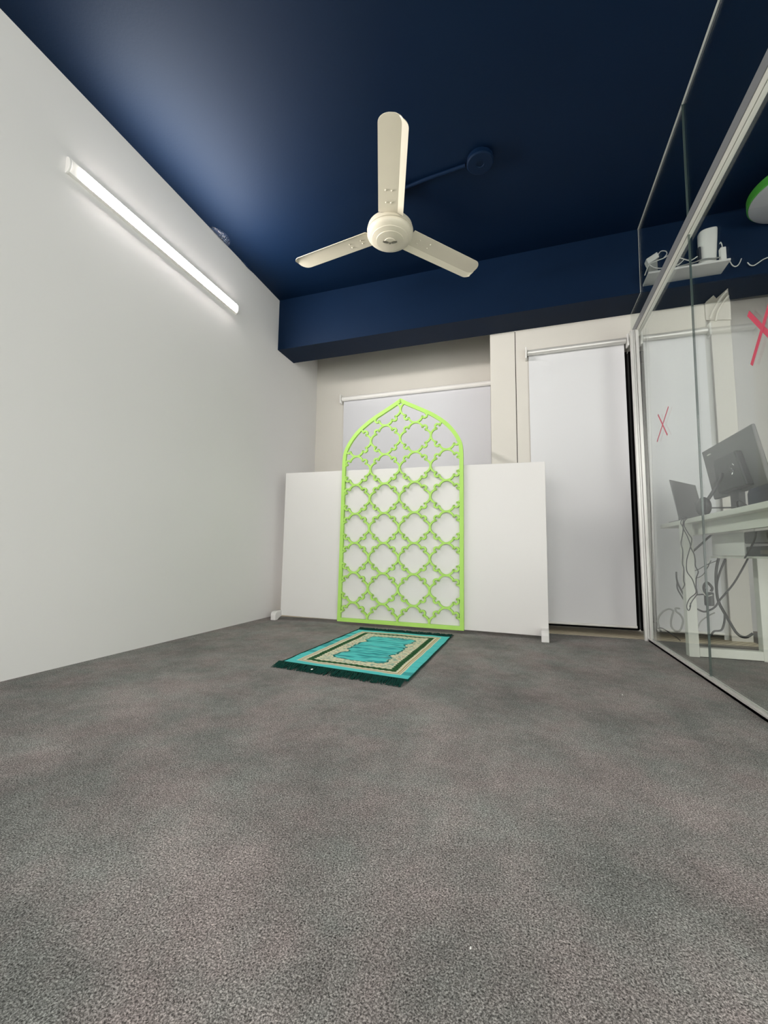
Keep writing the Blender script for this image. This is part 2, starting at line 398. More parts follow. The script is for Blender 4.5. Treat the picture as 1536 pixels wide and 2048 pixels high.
# head rail: two grooved aluminium channels side by side
def rail_prof(pts): return pts
b = MB()
xr = gx(2.085) - 0.024
prof = [(xr + .002, 2.062), (xr + .018, 2.062), (xr + .018, 2.068), (xr + .021, 2.068), (xr + .021, 2.062), (xr + .037, 2.062), (xr + .037, 2.068), (xr + .043, 2.068), (xr + .043, 2.112), (xr + .002, 2.112)]
b.prism(prof, lambda p: (p[0], REAR, p[1]), lambda p: (p[0], 3.30, p[1]))
b.build('head_rail', 'rail_pale', gp)
b = MB(); b.box((xr - .002, REAR, 2.063), (xr + .0015, 3.30, 2.112)); b.build('rail_fascia', 'rail_grey', gp)
b = MB()
for x0, x1, y0 in ((0.724, 0.738, 3.13), (0.741, 0.750, 3.136), (0.753, 0.771, 3.13)):
    b.box((x0, y0, 0), (x1, 3.158, 2.065))
b.box((0.725, 3.145, 0), (0.770, 3.157, 2.06))
b.build('post', 'aluminium', gp)
b = MB()
b.box((0.743, REAR, 0), (0.748, 3.13, 0.018)); b.box((0.766, REAR, 0), (0.771, 3.13, 0.018)); b.box((0.743, REAR, 0), (0.771, 3.13, 0.010))
b.build('floor_channel', 'aluminium', gp)
b = MB()
b.prism([(YJ - .0018, 0.02), (YJ + .0018, 0.02), (YJ + .0018, 2.062), (YJ - .0018, 2.062)], lambda p: (gx(p[1]) - .0043, p[0], p[1]), lambda p: (gx(p[1]) + .0043, p[0], p[1]))
b.build('joint', 'joint_dark', gp)
b = MB()
b.prism([(YJ - .0014, 2.113), (YJ + .0014, 2.113), (YJ + .0014, ZC - .004), (YJ - .0014, ZC - .004)], lambda p: (gx(p[1]) - .0043, p[0], p[1]), lambda p: (gx(p[1]) + .0043, p[0], p[1]))
b.build('joint', 'joint_dark', gp)
# white silicone bead where the glass meets the ceiling and beam
b = MB(); gz = gx(ZC)
b.tube([(gz, REAR, ZC - .003), (gz, YB0 - .004, ZC - .003)], 0.0042, 8)
b.tube([(gz, YB0 - .004, ZC - .003), (gx(2.3), YB0 - .004, ZB)], 0.0019, 8)
b.tube([(gx(2.3), YB0, ZB - .003), (gx(2.3), YB1, ZB - .003)], 0.0019, 8)
b.build('sealant_bead', 'seal_white', gp, smooth=True)

# ================================================================= ROLLER BLINDS
def roller_blind(x0, x1, y, ztop, zbot, label, tube_mat, cloth='blind_cloth', r=0.022, hem=True):
    t = thing('roller_blind', ((x0 + x1) / 2, y, zbot), label, 'blind', 'white roller blinds')
    b = MB(); b.tube([(x0 + .004, y, ztop), (x1 - .004, y, ztop)], r, 24); b.build('roller_tube', tube_mat, t, smooth=True)
    yc = y + r - .002
    # cloth with a very slight billow
    b = MB(); nx, nz = 12, 24; vs = []
    def pt(i, k, dy):
        u = i / nx; v = k / nz
        return (x0 + .012 + (x1 - x0 - .024) * u, yc + dy + .004 * math.sin(3.1 * u + 2.0 * v) * v * (1 - v) * 2, ztop - (ztop - zbot) * v)
    for dy in (0, .0012):
        for k in range(nz + 1):
            for i in range(nx + 1): vs.append(pt(i, k, dy))
    fs = []; o = (nx + 1) * (nz + 1)
    for k in range(nz):
        for i in range(nx):
            a = k * (nx + 1) + i
            fs += [(a, a + nx + 1, a + nx + 2, a + 1), (o + a, o + a + 1, o + a + nx + 2, o + a + nx + 1)]
    for i in range(nx):
        fs.append((i, i + 1, o + i + 1, o + i)); a = nz * (nx + 1) + i; fs.append((a, o + a, o + a + 1, a + 1))
    for k in range(nz):
        a = k * (nx + 1); fs.append((a, o + a, o + a + nx + 1, a + nx + 1)); a += nx; fs.append((a, a + nx + 1, o + a + nx + 1, o + a))
    b.add(vs, fs); b.build('cloth', cloth, t, smooth=True)
    if hem:
        b = MB(); b.tube([(x0 + .010, yc, zbot), (x1 - .010, yc, zbot)], 0.009, 12); b.build('hem_bar', 'white_plastic', t, smooth=True)
    for xa, xb in ((x0 - .012, x0), (x1, x1 + .012)):
        b = MB(); b.box((xa, y - .032, ztop - .05), (xb, y + .03, ztop + .04)); b.build('bracket', 'white_plastic', t, bevel=.004)
    return t
roller_blind(0.058, 0.740, 3.325, 2.085, 0.052, 'white roller blind drawn over the tall window right of the column', 'aluminium')
roller_blind(-1.705, -0.24, 3.80, 2.075, 0.12, 'white roller blind on the alcove wall behind the green arch', 'fixture_white', 'alcove_cloth')
roller_blind(0.838, 1.236, 3.325, 2.085, 0.040, 'white roller blind behind the office desk seen through the glass', 'aluminium')

# ================================================================= LED BATTEN ON THE LEFT WALL
def batten(y0, y1, z, label):
    t = thing('tube_lamp', (XL, (y0 + y1) / 2, z), label, 'lamp')
    n = 14
    def prof(a, d, s=1.0): return [(d * math.sin(PI * k / n), -a * math.cos(PI * k / n)) for k in range(n + 1)]
    hp = prof(0.036, 0.026)
    hp = [(0.0, -0.038), (0.008, -0.0375), (0.0172, -0.0335), (0.0172, -0.0312), (0.0172, 0.0312), (0.0172, 0.0335), (0.008, 0.0375), (0.0, 0.038)]
    b = MB(); b.prism(hp, lambda p: (XL + p[0], y0 + .012, z + p[1]), lambda p: (XL + p[0], y1 - .012, z + p[1])); b.build('housing', 'fixture_white', t, smooth=True)
    # lit cover: the front part of the oval, a little proud of the housing
    dp = [(0.0170 + 0.0064 * math.sin(PI * k / n), -0.031 * math.cos(PI * k / n)) for k in range(n + 1)]
    b = MB(); b.prism(dp, lambda p: (XL + p[0], y0 + .080, z + p[1]), lambda p: (XL + p[0], y1 - .02, z + p[1])); b.build('diffuser', 'lit_diffuser', t, smooth=True)
    ep = prof(0.042, 0.031)
    for a, c in ((y0, y0 + .012), (y1 - .012, y1)):
        b = MB(); b.prism(ep, lambda p: (XL + p[0], a, z + p[1]), lambda p: (XL + p[0], c, z + p[1])); b.build('end_cap', 'fixture_white', t, bevel=.003)
    return t
batten(1.262, 2.512, 2.335, 'lit white LED tube lamp mounted high on the left wall')

# ================================================================= CEILING FAN
FC = (-0.735, 2.30); FZ = 2.49
fan = thing('ceiling_fan', (FC[0], FC[1], 2.41), 'cream three-bladed ceiling fan hanging from the navy ceiling', 'fan')
b = MB(); b.lathe(FC, [(0.02, ZC), (0.062, ZC), (0.060, ZC - .03), (0.045, ZC - .055), (0.018, ZC - .06)], 32); b.build('canopy', 'navy_paint', fan, smooth=True)
b = MB(); b.tube([(FC[0], FC[1], ZC - .05), (FC[0], FC[1], FZ + .05)], 0.013, 16); b.build('rod', 'navy_paint', fan, smooth=True)
b = MB(); b.lathe(FC, [(0.03, FZ + .062), (0.105, FZ + .052), (0.135, FZ + .03), (0.141, FZ + .006), (0.141, FZ - .004), (0.138, FZ - .006), (0.05, FZ - .006)], 56); b.build('motor_housing', 'fan_cream', fan, smooth=True)
b = MB(); b.lathe(FC, [(0.12, FZ - .006), (0.138, FZ - .009), (0.1395, FZ - .020), (0.136, FZ - .028), (0.126, FZ - .038), (0.112, FZ - .0455), (0.111, FZ - .0490), (0.098, FZ - .0540), (0.084, FZ - .0575), (0.083, FZ - .0610), (0.060, FZ - .0645), (0.036, FZ - .066), (0.035, FZ - .0690), (0.012, FZ - .0695)], 64); b.build('bowl_cap', 'fan_cream', fan, smooth=True)
# winged emblem on the cap
eb = MB(); ez = FZ - .0715
def em(p): return (FC[0] + p[0] * 0.95 + p[1] * 0.31, FC[1] - p[0] * -0.0 + (p[0] * 0.31 - p[1] * 0.95), 0)
for sgn in (-1, 1):
    wing = [(.006, .004), (.016, .009), (.030, .010), (.033, .004), (.026, -.001), (.014, -.004), (.006, -.004)]
    wing = [(sgn * x * 1.35, y * 1.35) for x, y in wing]
    eb.prism(wing, lambda p: (em(p)[0], em(p)[1], ez), lambda p: (em(p)[0], em(p)[1], ez + .003))
eb.prism([(.006 * math.cos(k), -.004 + .006 * math.sin(k)) for k in np.linspace(0, 2 * PI, 12)[:-1]], lambda p: (em(p)[0], em(p)[1], ez - .001), lambda p: (em(p)[0], em(p)[1], ez + .003))
eb.build('emblem', 'emblem_grey', fan)
def blade(ang):
    d = Vector((math.cos(ang), math.sin(ang), 0)); s = Vector((-math.sin(ang), math.cos(ang), 0))
    # cross-section across s: flat from -w to crease, then a strip folded down
    def section(r, t):
        wl, wc, wr = -0.072, 0.040, 0.072
        k = 1.0
        if r > .643: k = math.sqrt(max(0.0, 1 - ((r - .643) / .052) ** 2)) * 0.86 + 0.14 if r < .695 else .14
        pitch = 0.07
        out = []
        for x in (wl, wc, wr):
            xx = x * k
            z = FZ + .012 - pitch * xx
            if x == wr: z -= 0.017 * (1 if k > .5 else k)
            out.append(Vector((FC[0], FC[1], 0)) + d * r + s * xx + Vector((0, 0, z + t)))
        return out
    rs = [0.135, 0.16] + list(np.linspace(.2, .625, 10)) + list(.643 + .052 * np.sin(np.linspace(0, PI / 2, 9)))
    vs = []; fs = []
    for r in rs: vs += section(r, 0) + section(r, .004)
    for i in range(len(rs) - 1):
        a = i * 6; c = a + 6
        fs += [(a, a+1, c+1, c), (a+1, a+2, c+2, c+1), (a+3, c+3, c+4, a+4), (a+4, c+4, c+5, a+5), (a, c, c+3, a+3), (a+2, a+5, c+5, c+2)]
    fs += [(0, 3, 4, 1), (1, 4, 5, 2)]
    e = (len(rs) - 1) * 6; fs += [(e, e+1, e+4, e+3), (e+1, e+2, e+5, e+4)]
    b = MB(); b.add(vs, fs); bl = b.build('blade', 'fan_cream', fan)
    # four dome screws holding the blade to its arm
    for r, x in ((.205, -.026), (.205, .002), (.285, -.030), (.285, .004)):
        c = Vector((FC[0], FC[1], 0)) + d * r + s * x
        z = FZ + .012 - .07 * x
        sb = MB(); sb.lathe((c.x, c.y), [(.006, z + .001), (.0058, z - .002), (.0035, z - .0045), (.001, z - .005)], 12); sb.build('screw', 'fan_cream', bl, smooth=True)
for a in (-71.5, 49.5, 171.5): blade(math.radians(a))

# ceiling outlet box and conduit, painted over in the ceiling colour
jb = MB(); jb.lathe((-0.187, 2.236), [(0.06, ZC), (0.072, ZC - .002), (0.075, ZC - .030), (0.068, ZC - .036), (0.022, ZC - .036), (0.020, ZC - .031), (0.004, ZC - .031)], 40)
tag(jb.build('junction_box', 'navy_paint', smooth=True), 'round navy-painted junction box on the ceiling right of the fan', 'junction box')
cb = MB(); cb.tube([(-0.27, 2.243, ZC - .012), (-0.50, 2.262, ZC - .013), (-0.665, 2.288, ZC - .012)], 0.011, 12)
tag(cb.build('conduit', 'navy_paint', smooth=True), 'navy-painted conduit pipe along the ceiling between fan and junction box', 'conduit')

# blistered film at the top of the left wall
def blister(y0, y1, w, h, label):
    b = MB(); n, m = 26, 10; vs = []; fs = []
    for i in range(n + 1):
        u = i / n; y = y0 + (y1 - y0) * u; ww = w * math.sin(PI * min(1, max(0, u * .94 + .03))) ** .6
        for k in range(m + 1):
            v = k / m
            z = ZC - .001 - h * math.sin(PI * v) * math.sin(PI * u) - .006 * abs(noise.noise((u * 14, v * 9, 3.1))) * (1 if 0 < k < m else 0)
            vs.append((XL + .001 + ww * v, y + .006 * noise.noise((v * 7, u * 9, 1.0)), z))
    for i in range(n):
        for k in range(m):
            a = i * (m + 1) + k; fs.append((a, a + 1, a + m + 2, a + m + 1))
    b.add(vs, fs)
    return tag(b.build('paint_blister', 'plastic_film'), label, 'peeling paint', 'peeling paint at the ceiling edge')
blister(2.20, 2.385, 0.070, 0.011, 'larger crinkled shiny paint blister where ceiling meets left wall')
blister(2.55, 2.69, 0.014, 0.010, 'thin curling sliver of peeled paint beside the larger ceiling blister')

# ================================================================= WHITE BOARD ON FEET
BA = Vector((-1.87, 3.05, 0)); BD = Vector((0.99851766, -0.05442861, 0)); BN = Vector((0.05442861, 0.99851766, 0))   # along, and away from the camera
OFF0 = -0.0
def bp(u, z, o): return tuple(BA + BD * u + BN * o + Vector((0, 0, z)))
board = thing('partition_board', bp(1.0, 0, 0), 'white freestanding panel on small feet standing behind the green arch', 'panel')
b = MB()
b.hexa([bp(.002, .030, 0), bp(2.018, .020, 0), bp(2.018, .020, .026), bp(.002, .030, .026)], [bp(.010, 1.187, 0), bp(2.022, 1.148, 0), bp(2.022, 1.148, .026), bp(.010, 1.187, .026)])
b.build('panel', 'white_laminate', board, bevel=.002)
def foot(u0, u1, front):
    # side profile: runs back under the board, rounded toe at the front, raised in the middle
    pr = [(front, 0.0), (front, .040), (front + .006, .056), (front + .018, .066), (front + .036, .070), (.028, .070), (.028, .03), (-.002, .026), (front + .050, .012), (front + .036, .002), (front + .03, 0)]
    b = MB(); b.prism(pr, lambda p: bp(u0, p[1], p[0]), lambda p: bp(u1, p[1], p[0])); b.build('foot', 'white_laminate', board, bevel=.004)
foot(-.030, .014, -.085)
foot(1.975, 2.020, -.105)

# ================================================================= GREEN ARCH
UC0, TILT = 1.004, 0.0085
arch = thing('arch_screen', bp(UC0, 0.02, -0.02), 'lime green pointed arch with quatrefoil lattice leaning on the white panel', 'decorative screen')
half = [(0.479, 0.020), (0.476, 0.50), (0.474, 1.00), (0.4725, 1.235), (0.466, 1.305), (0.444, 1.362), (0.404, 1.424), (0.345, 1.488), (0.250, 1.558), (0.145, 1.616), (0.055, 1.664), (0.0, 1.697)]
hs = [(p.x, p.y) for p in spline([(x, z, 0) for x, z in half[3:]], 6)]
outline = [(x, z) for x, z in half[:3]] + hs                     # right side from the foot up to the point
full = outline + [(-x, z) for x, z in outline[-2::-1]]          # and down the left side
FW = 0.027
def offset_in(poly, d):
    n = len(poly); out = []
    for i in range(n):
        p0 = Vector(poly[i - 1]); p1 = Vector(poly[i]); p2 = Vector(poly[(i + 1) % n])
        e1 = (p1 - p0).normalized(); e2 = (p2 - p1).normalized()
        n1 = Vector((-e1.y, e1.x)); n2 = Vector((-e2.y, e2.x))
        m = (n1 + n2); m = m / max(.3, m.dot(n1))
        out.append(tuple(p1 + m * d))
    return out
inner = offset_in(full, FW)
mid = offset_in(full, FW * .55)
def ap(p, o): return bp(UC0 + p[0] + TILT * (p[1] - .02), p[1], o)
FRONT, BACK = -0.022, -0.003
b = MB(); n = len(full)
vs = [ap(p, FRONT) for p in full] + [ap(p, FRONT) for p in inner] + [ap(p, BACK) for p in full] + [ap(p, BACK) for p in inner]
fs = []
for i in range(n):
    j = (i + 1) % n
    fs += [(i, j, n + j, n + i), (2*n + i, 3*n + i, 3*n + j, 2*n + j), (i, 2*n + i, 2*n + j, j), (n + i, n + j, 3*n + j, 3*n + i)]
b.add(vs, fs); b.build('frame', 'green_paint', arch)
def inside(p, poly):
    c = False; n = len(poly); x, y = p
    for i in range(n):
        x0, y0 = poly[i]; x1, y1 = poly[i - 1]
        if (y0 > y) != (y1 > y) and x < (x1 - x0) * (y - y0) / (y1 - y0) + x0: c = not c
    return c
def arc(cx, cy, r, a0, a1, k):
    return [(cx + r * math.cos(math.radians(a0 + (a1 - a0) * i / k)), cy + r * math.sin(math.radians(a0 + (a1 - a0) * i / k))) for i in range(k + 1)]
cell = arc(0, .27, .229, 171.2, 8.8, 22) + arc(.297, .297, .0725, 174, -84, 12)
q = []
for rot in range(4):        # top, right, bottom, left
    c_, s_ = [(1, 0), (0, -1), (-1, 0), (0, 1)][rot]
    q += [(c_ * x - s_ * y, s_ * x + c_ * y) for x, y in cell]
PU, PV, Z0 = 0.236, 0.2227, 0.053
lat = MB(); HW = 0.0064; cells = 0
for row in range(0, 9):
    for colm in range(4):
        cx, cz = (colm - 1.5) * PU, Z0 + row * PV
        pts = [(cx + x * PU, cz + y * PV) for x, y in q]
        pts.append(pts[0])
        run = []; runs = []
        for p in pts:
            if inside(p, mid): run.append(p)
            else:
                if len(run) > 2: runs.append(run)
                run = []
        if len(run) > 2: runs.append(run)
        if len(runs) > 1 and runs[0][0] == pts[0] and runs[-1][-1] == pts[-1]:
            runs[0] = runs.pop()[:-1] + runs[0]
        for rn in runs:
            closed = rn[0] == rn[-1] and len(rn) == len(pts)
            m = len(rn); vs = []; fs = []
            dz = .00015 * (cells % 7); cells += 1
            for i in range(m):
                if closed: pa, pb = rn[i - 1] if i else rn[-2], rn[(i + 1) % m] if i < m - 1 else rn[1]
                else: pa, pb = rn[max(0, i - 1)], rn[min(m - 1, i + 1)]
                t = Vector((pb[0] - pa[0], pb[1] - pa[1]))
                t = t.normalized() if t.length > 1e-9 else Vector((1, 0))
                nn = Vector((-t.y, t.x)) * HW; p = Vector(rn[i])
                vs += [ap(p + nn, FRONT + .001 + dz), ap(p - nn, FRONT + .001 + dz), ap(p - nn, BACK - .001 - dz), ap(p + nn, BACK - .001 - dz)]
            for i in range(m - 1):
                a = i * 4; c = a + 4
                for k in range(4):
                    k2 = (k + 1) % 4; fs.append((a + k, a + k2, c + k2, c + k))
            if not closed: fs += [(3, 2, 1, 0), tuple(range((m-1)*4, m*4))]
            lat.add(vs, fs)
lat.build('lattice', 'green_paint', arch)

# ================================================================= PRAYER RUG
RNL, RNR, RFR, RFL = Vector((-1.118, 1.859, 0)), Vector((-.467, 1.777, 0)), Vector((-.450, 2.779, 0)), Vector((-1.097, 2.805, 0))
def rp(u, v): return (RNL * (1 - u) + RNR * u) * (1 - v) + (RFL * (1 - u) + RFR * u) * v
rug = thing('prayer_rug', rp(.5, .5), 'turquoise prayer rug with cream and green borders lying on the carpet', 'rug')
W_, L_ = 0.655, 1.0
nu, nv = 262, 400
TURQ = np.array((0.10, 0.62, 0.60)); TURQ2 = np.array((0.010, 0.25, 0.28)); CREAM = np.array((0.72, 0.70, 0.50)); GREEN = np.array((0.008, 0.075, 0.018))
GOLD = np.array((0.42, 0.24, 0.04)); TAN = np.array((0.46, 0.36, 0.24)); SAGE = np.array((0.33, 0.45, 0.34)); DTEAL = np.array((0.004, 0.16, 0.14))
def sm(a, e0, e1):
    t = min(1, max(0, (a - e0) / (e1 - e0))); return t * t * (3 - 2 * t)
def pattern(u, v):
    ds = min(u, 1 - u) * W_; de = min(v, 1 - v) * L_
    x, y = (u - .5) * W_, (v - .5) * L_
    d = min(ds, de * 1.02)
    along = y if ds < de * 1.02 else x
    brush = noise.noise((x * 6, y * 45, 0.3)) * .6 + noise.noise((x * 20, y * 120, 4.0)) * .4
    if d < .052:
        k = .5 + .9 * brush
        c = TURQ * (1 - .4 * sm(k, .5, 1.2)) + TURQ2 * .4 * sm(k, .5, 1.2)
        if d < .004: c = DTEAL
        if ds < de and noise.noise((x * 2, y * 16, 5.5)) > .30: c = c * .45 + TURQ2 * .4   # shade of creases painted as dark bands across the side borders
        return c
    if d < .059: return CREAM
    if d < .064: return TAN
    if d < .068: return CREAM
    if d < .074: return GOLD if u > .5 and ds < de * 1.02 else TAN
    if d < .086: return CREAM
    if d < .124:
        # chain of leaves
        ph = (along / .030) % 1.0
        zig = .004 * abs(2 * ph - 1)
        if d < .086 + zig: return CREAM
        if d > .124 - .007 * abs(2 * ((ph + .5) % 1) - 1): return CREAM
        if (ph - .5) ** 2 * .0009 + (d - .117) ** 2 < .0000045: return CREAM
        if noise.noise((x * 140, y * 140, 2)) > .42: return GREEN * 2.4
        return GREEN
    if d < .172:
        m = noise.noise((x * 48, y * 48, 7.7)) + .5 * noise.noise((x * 110, y * 110, 1.2))
        c = CREAM * .97
        if d < .130: return CREAM
        if m > .26: c = SAGE
        elif m < -.42: c = TAN * .9 + CREAM * .1
        return c
    # scalloped field: bracketed outline with curled corners
    ax, ay = abs(x), abs(y)
    fx, fy = W_ / 2 - .172, L_ / 2 - .172
    wob = .012 * math.sin(ay * 34) + .008 * math.sin(ay * 71 + 1)
    wob2 = .010 * math.sin(ax * 40 + 1.2)
    ex = fx - ax - .016 + wob; ey = fy - ay - .014 + wob2
    corner = math.hypot(max(0, ax - (fx - .075)), max(0, ay - (fy - .09)))
    e = min(ex, ey, .078 - corner)
    if e < -.005:
        m = noise.noise((x * 60, y * 60, 9.1))
        return SAGE if m > .2 else CREAM
    if e < .008:
        return DTEAL if noise.noise((x * 55, y * 55, 3.3)) > -.22 else SAGE * 1.3
    k = sm(brush, -.02, .30)
    c = TURQ * (1 - .9 * k) + TURQ2 * .9 * k
    if noise.noise((x * 9, y * 60, 8.8)) > .42: c = c * .6 + np.array((.5, .85, .8)) * .25
    return c
def rz(u, v):
    return .0065 + .0022 * noise.noise((u * 5, v * 9, 0)) + .0012 * noise.noise((u * 14, v * 20, 5))
vs = []; cols = []
for j in range(nv + 1):
    for i in range(nu + 1):
        u, v = i / nu, j / nv; p = rp(u, v)
        ed = .004 * noise.noise((u * 3, v * 7, 11)) * (1 if u in (0, 1) else .5)
        vs.append((p.x + ed, p.y, rz(u, v))); cols.append(pattern(u, v))
fs = []
for j in range(nv):
    for i in range(nu):
        a = j * (nu + 1) + i; fs.append((a, a + 1, a + nu + 2, a + nu + 1))
# skirt down to the floor
ring = [i for i in range(nu + 1)] + [j * (nu + 1) + nu for j in range(1, nv + 1)] + [nv * (nu + 1) + i for i in range(nu - 1, -1, -1)] + [j * (nu + 1) for j in range(nv - 1, 0, -1)]
base = len(vs)
for a in ring: vs.append((vs[a][0], vs[a][1], 0.0005)); cols.append(DTEAL)
for k in range(len(ring)):
    k2 = (k + 1) % len(ring); fs.append((ring[k], base + k, base + k2, ring[k2]))
b = MB(); b.add(vs, fs); rg = b.build('pile', 'rug_pile', rug, smooth=True)
for md in list(rg.modifiers): rg.modifiers.remove(md)
att = rg.data.color_attributes.new('pattern', 'FLOAT_COLOR', 'POINT')
arr = np.ones((len(cols), 4), dtype=np.float32); arr[:, :3] = np.array(cols); att.data.foreach_set('color', arr.ravel())
for u in (0, 1):
    b = MB(); b.tube([tuple(Vector((rp(u, v).x + .004 * noise.noise((u * 3, v * 7, 11)), rp(u, v).y, .0055))) for v in np.linspace(0, 1, 40)], .0042, 6)
    b.build('edge_binding', 'fringe_green', rug, smooth=True)
def fringe(v0, direc, length, seed):
    rnd = random.Random(seed); b = MB()
    for k in range(420):
        u = (k + rnd.random()) / 420
        p = rp(u, v0); cl = noise.noise((u * 26, v0 * 5, seed)) * .9
        dx = .35 * cl + rnd.uniform(-.18, .18)
        ln = length * rnd.uniform(.75, 1.1)
        dr = Vector((dx, direc, 0)).normalized() * ln
        h = rnd.uniform(.004, .013)
        pts = [(p.x, p.y - direc * .004, .006), (p.x + dr.x * .4, p.y + dr.y * .45, .004 + h), (p.x + dr.x * .8, p.y + dr.y * .8, .003 + h * .5), (p.x + dr.x * 1.0, p.y + dr.y, .0025)]
        b.tube(pts, .0022, 4, r1=.0014, caps=False)
    return b.build('fringe', 'fringe_green', rug)
fringe(0.0, -1, .088, 3); fringe(1.0, 1, .075, 5)

# crumbs dropped on the floor
def crumb(x, y, z, s, label, grp=None):
    b = MB(); vs = []
    bm = bmesh.new(); bmesh.ops.create_icosphere(bm, subdivisions=2, radius=1)
    for v in bm.verts:
        k = 1 + .35 * noise.noise(v.co * 1.7 + Vector((x * 9, y * 9, 0)))
        vs.append((x + v.co.x * s * k, y + v.co.y * s * 1.9 * k, z + s * .6 + v.co.z * s * .6 * k))
    b.add(vs, [[v.index for v in f.verts] for f in bm.faces]); bm.free()
    return tag(b.build('crumb', 'crumb_white', smooth=True), label, 'crumb', grp or 'crumbs on the floor')

# ================================================================= RED TAPE CROSSES ON THE GLASS
def cross(strips, wd, label):
    c = np.mean([p for s in strips for p in s], axis=0)
    t = thing('tape_cross', (gx(c[1]) - .005, c[0], c[1]), label, 'tape', 'red tape crosses on the glass')
    for k, ((ya, za), (yb, zb)) in enumerate(strips):
        dv = Vector((yb - ya, zb - za)).normalized(); nv_ = Vector((-dv.y, dv.x)) * wd / 2
        pl = [(ya + nv_.x, za + nv_.y), (ya - nv_.x, za - nv_.y), (yb - nv_.x, zb - nv_.y), (yb + nv_.x, zb + nv_.y)]
        b = MB(); o = .0045 + .0006 * k
        b.prism(pl, lambda p: (gx(p[1]) - o - .0006, p[0], p[1]), lambda p: (gx(p[1]) - o, p[0], p[1]))
        b.build('strip', 'tape_red', t)
cross([((2.615, 1.347), (2.84, 1.210)), ((2.80, 1.362), (2.65, 1.198))], .0095, 'thin red tape cross stuck on the farther glass pane')
cross([((1.742, 1.387), (1.56, 1.17)), ((1.74, 1.197), (1.56, 1.40))], .019, 'broad red tape cross on the nearer glass pane cut by the photo edge')

# ================================================================= OFFICE BEHIND THE GLASS
desk = thing('desk', (1.12, 2.3, 0), 'white office desk standing behind the glass partition', 'desk')
DT = 0.742
b = MB(); b.box((.862, 1.05, DT - .026), (1.46, 3.215, DT)); b.build('tabletop', 'desk_white', desk, bevel=.003)
b = MB(); b.box((.915, 1.1, DT - .088), (.940, 2.94, DT - .026)); b.build('apron', 'desk_white', desk)
b = MB(); b.box((.940, 2.74, DT - .088), (1.40, 2.765, DT - .026)); b.build('apron', 'desk_white', desk)
def leg(x, y):
    b = MB(); b.box((x, y, 0), (x + .048, y + .05, DT - .026)); b.build('leg', 'desk_white', desk, bevel=.002)
leg(.838, 2.735); leg(1.165, 2.735); leg(.838, 1.15)
b = MB(); b.box((.886, 2.735, 0.004), (1.165, 2.775, .050)); b.build('floor_rail', 'desk_white', desk, bevel=.002)
b = MB(); b.tube([(.938, 3.02, .530), (1.056, 3.02, .648), (1.12, 3.02, .714)], .006, 8); b.build('brace', 'dark_plastic', desk, smooth=True)

db = thing('drawer_box', (1.10, 2.64, .53), 'pale grey box hanging under the desk on a thin shelf', 'box')
b = MB(); b.box((1.0, 2.455, .540), (1.16, 2.818, .654)); b.build('body', 'lamp_grey' if False else 'white_plastic', db, bevel=.002)
b = MB(); b.box((.995, 1.6, .528), (1.155, 2.83, .537)); b.build('shelf', 'desk_white', db)
eq = thing('computer_box', (1.07, 2.22, .537), 'dark electronic box lying on the under-desk shelf', 'electronics')
b = MB(); b.box((1.0, 2.0, .538), (1.15, 2.44, .583)); b.build('case', 'dark_plastic', eq, bevel=.004)
b = MB(); b.box((.994, 2.16, .548), (1.001, 2.30, .565)); b.build('front_strip', 'emblem_grey', eq)
b = MB(); b.box((1.0, 1.9, .598), (1.16, 2.45, .652))
tag(b.build('cable_tray', 'screen_grey', bevel=.004), 'dark grey tray fixed under the tabletop above the electronic box', 'tray')

# laptop, seen from behind, near the end of the desk
lap = thing('laptop', (.95, 2.95, DT), 'open grey laptop at the far end of the office desk', 'laptop')
bl_, br_, tl_, tr_ = Vector((.868, 2.889, .762)), Vector((1.068, 3.10, .762)), Vector((.846, 2.939, .994)), Vector((1.046, 3.150, .985))
nrm = (br_ - bl_).cross(tl_ - bl_).normalized() * .006
b = MB(); b.hexa([bl_, br_, br_ + nrm, bl_ + nrm], [tl_, tr_, tr_ + nrm, tl_ + nrm]); b.build('screen_lid', 'screen_grey', lap, bevel=.002)
u_ = (br_ - bl_).normalized(); p_ = Vector((u_.y, -u_.x, 0)) * .16
a0, a1 = bl_ + Vector((0, 0, -.004)), br_ + Vector((0, 0, -.004))
b = MB(); b.hexa([tuple(Vector((q.x, q.y, DT + .006))) for q in (a0 + p_, a1 + p_, a1, a0)], [tuple(Vector((q.x, q.y, DT + .020))) for q in (a0 + p_, a1 + p_, a1, a0)]); b.build('keyboard_base', 'dark_plastic', lap, bevel=.002)
b = MB(); b.box((.868, 2.72, DT + .0005), (.925, 3.06, DT + .005)); b.build('mat', 'dark_plastic', lap)

# monitor leaning back, its rear towards the glass
mon = thing('monitor', (1.12, 2.62, DT), 'large dark grey monitor seen from behind on the desk', 'monitor')
b = MB()
b.hexa([(1.046, 2.31, .860), (1.072, 2.31, .862), (1.072, 2.88, .862), (1.046, 2.88, .860)], [(1.0, 2.31, 1.140), (1.016, 2.31, 1.142), (1.016, 2.88, 1.142), (1.0, 2.88, 1.140)])
b.build('rear_shell', 'screen_grey', mon, bevel=.006)
b = MB(); b.hexa([(1.012, 2.42, .875), (1.05, 2.42, .875), (1.05, 2.73, .875), (1.012, 2.73, .875)], [(.985, 2.45, 1.05), (1.02, 2.45, 1.05), (1.02, 2.70, 1.05), (.985, 2.70, 1.05)]); b.build('rear_housing', 'dark_plastic', mon, bevel=.008)
b = MB(); b.box((1.03, 2.55, DT + .012), (1.06, 2.64, .93)); b.build('stand_neck', 'dark_plastic', mon, bevel=.004)
b = MB(); b.box((.98, 2.47, DT + .001), (1.20, 2.74, DT + .014)); b.build('stand_foot', 'dark_plastic', mon, bevel=.004)
b = MB()
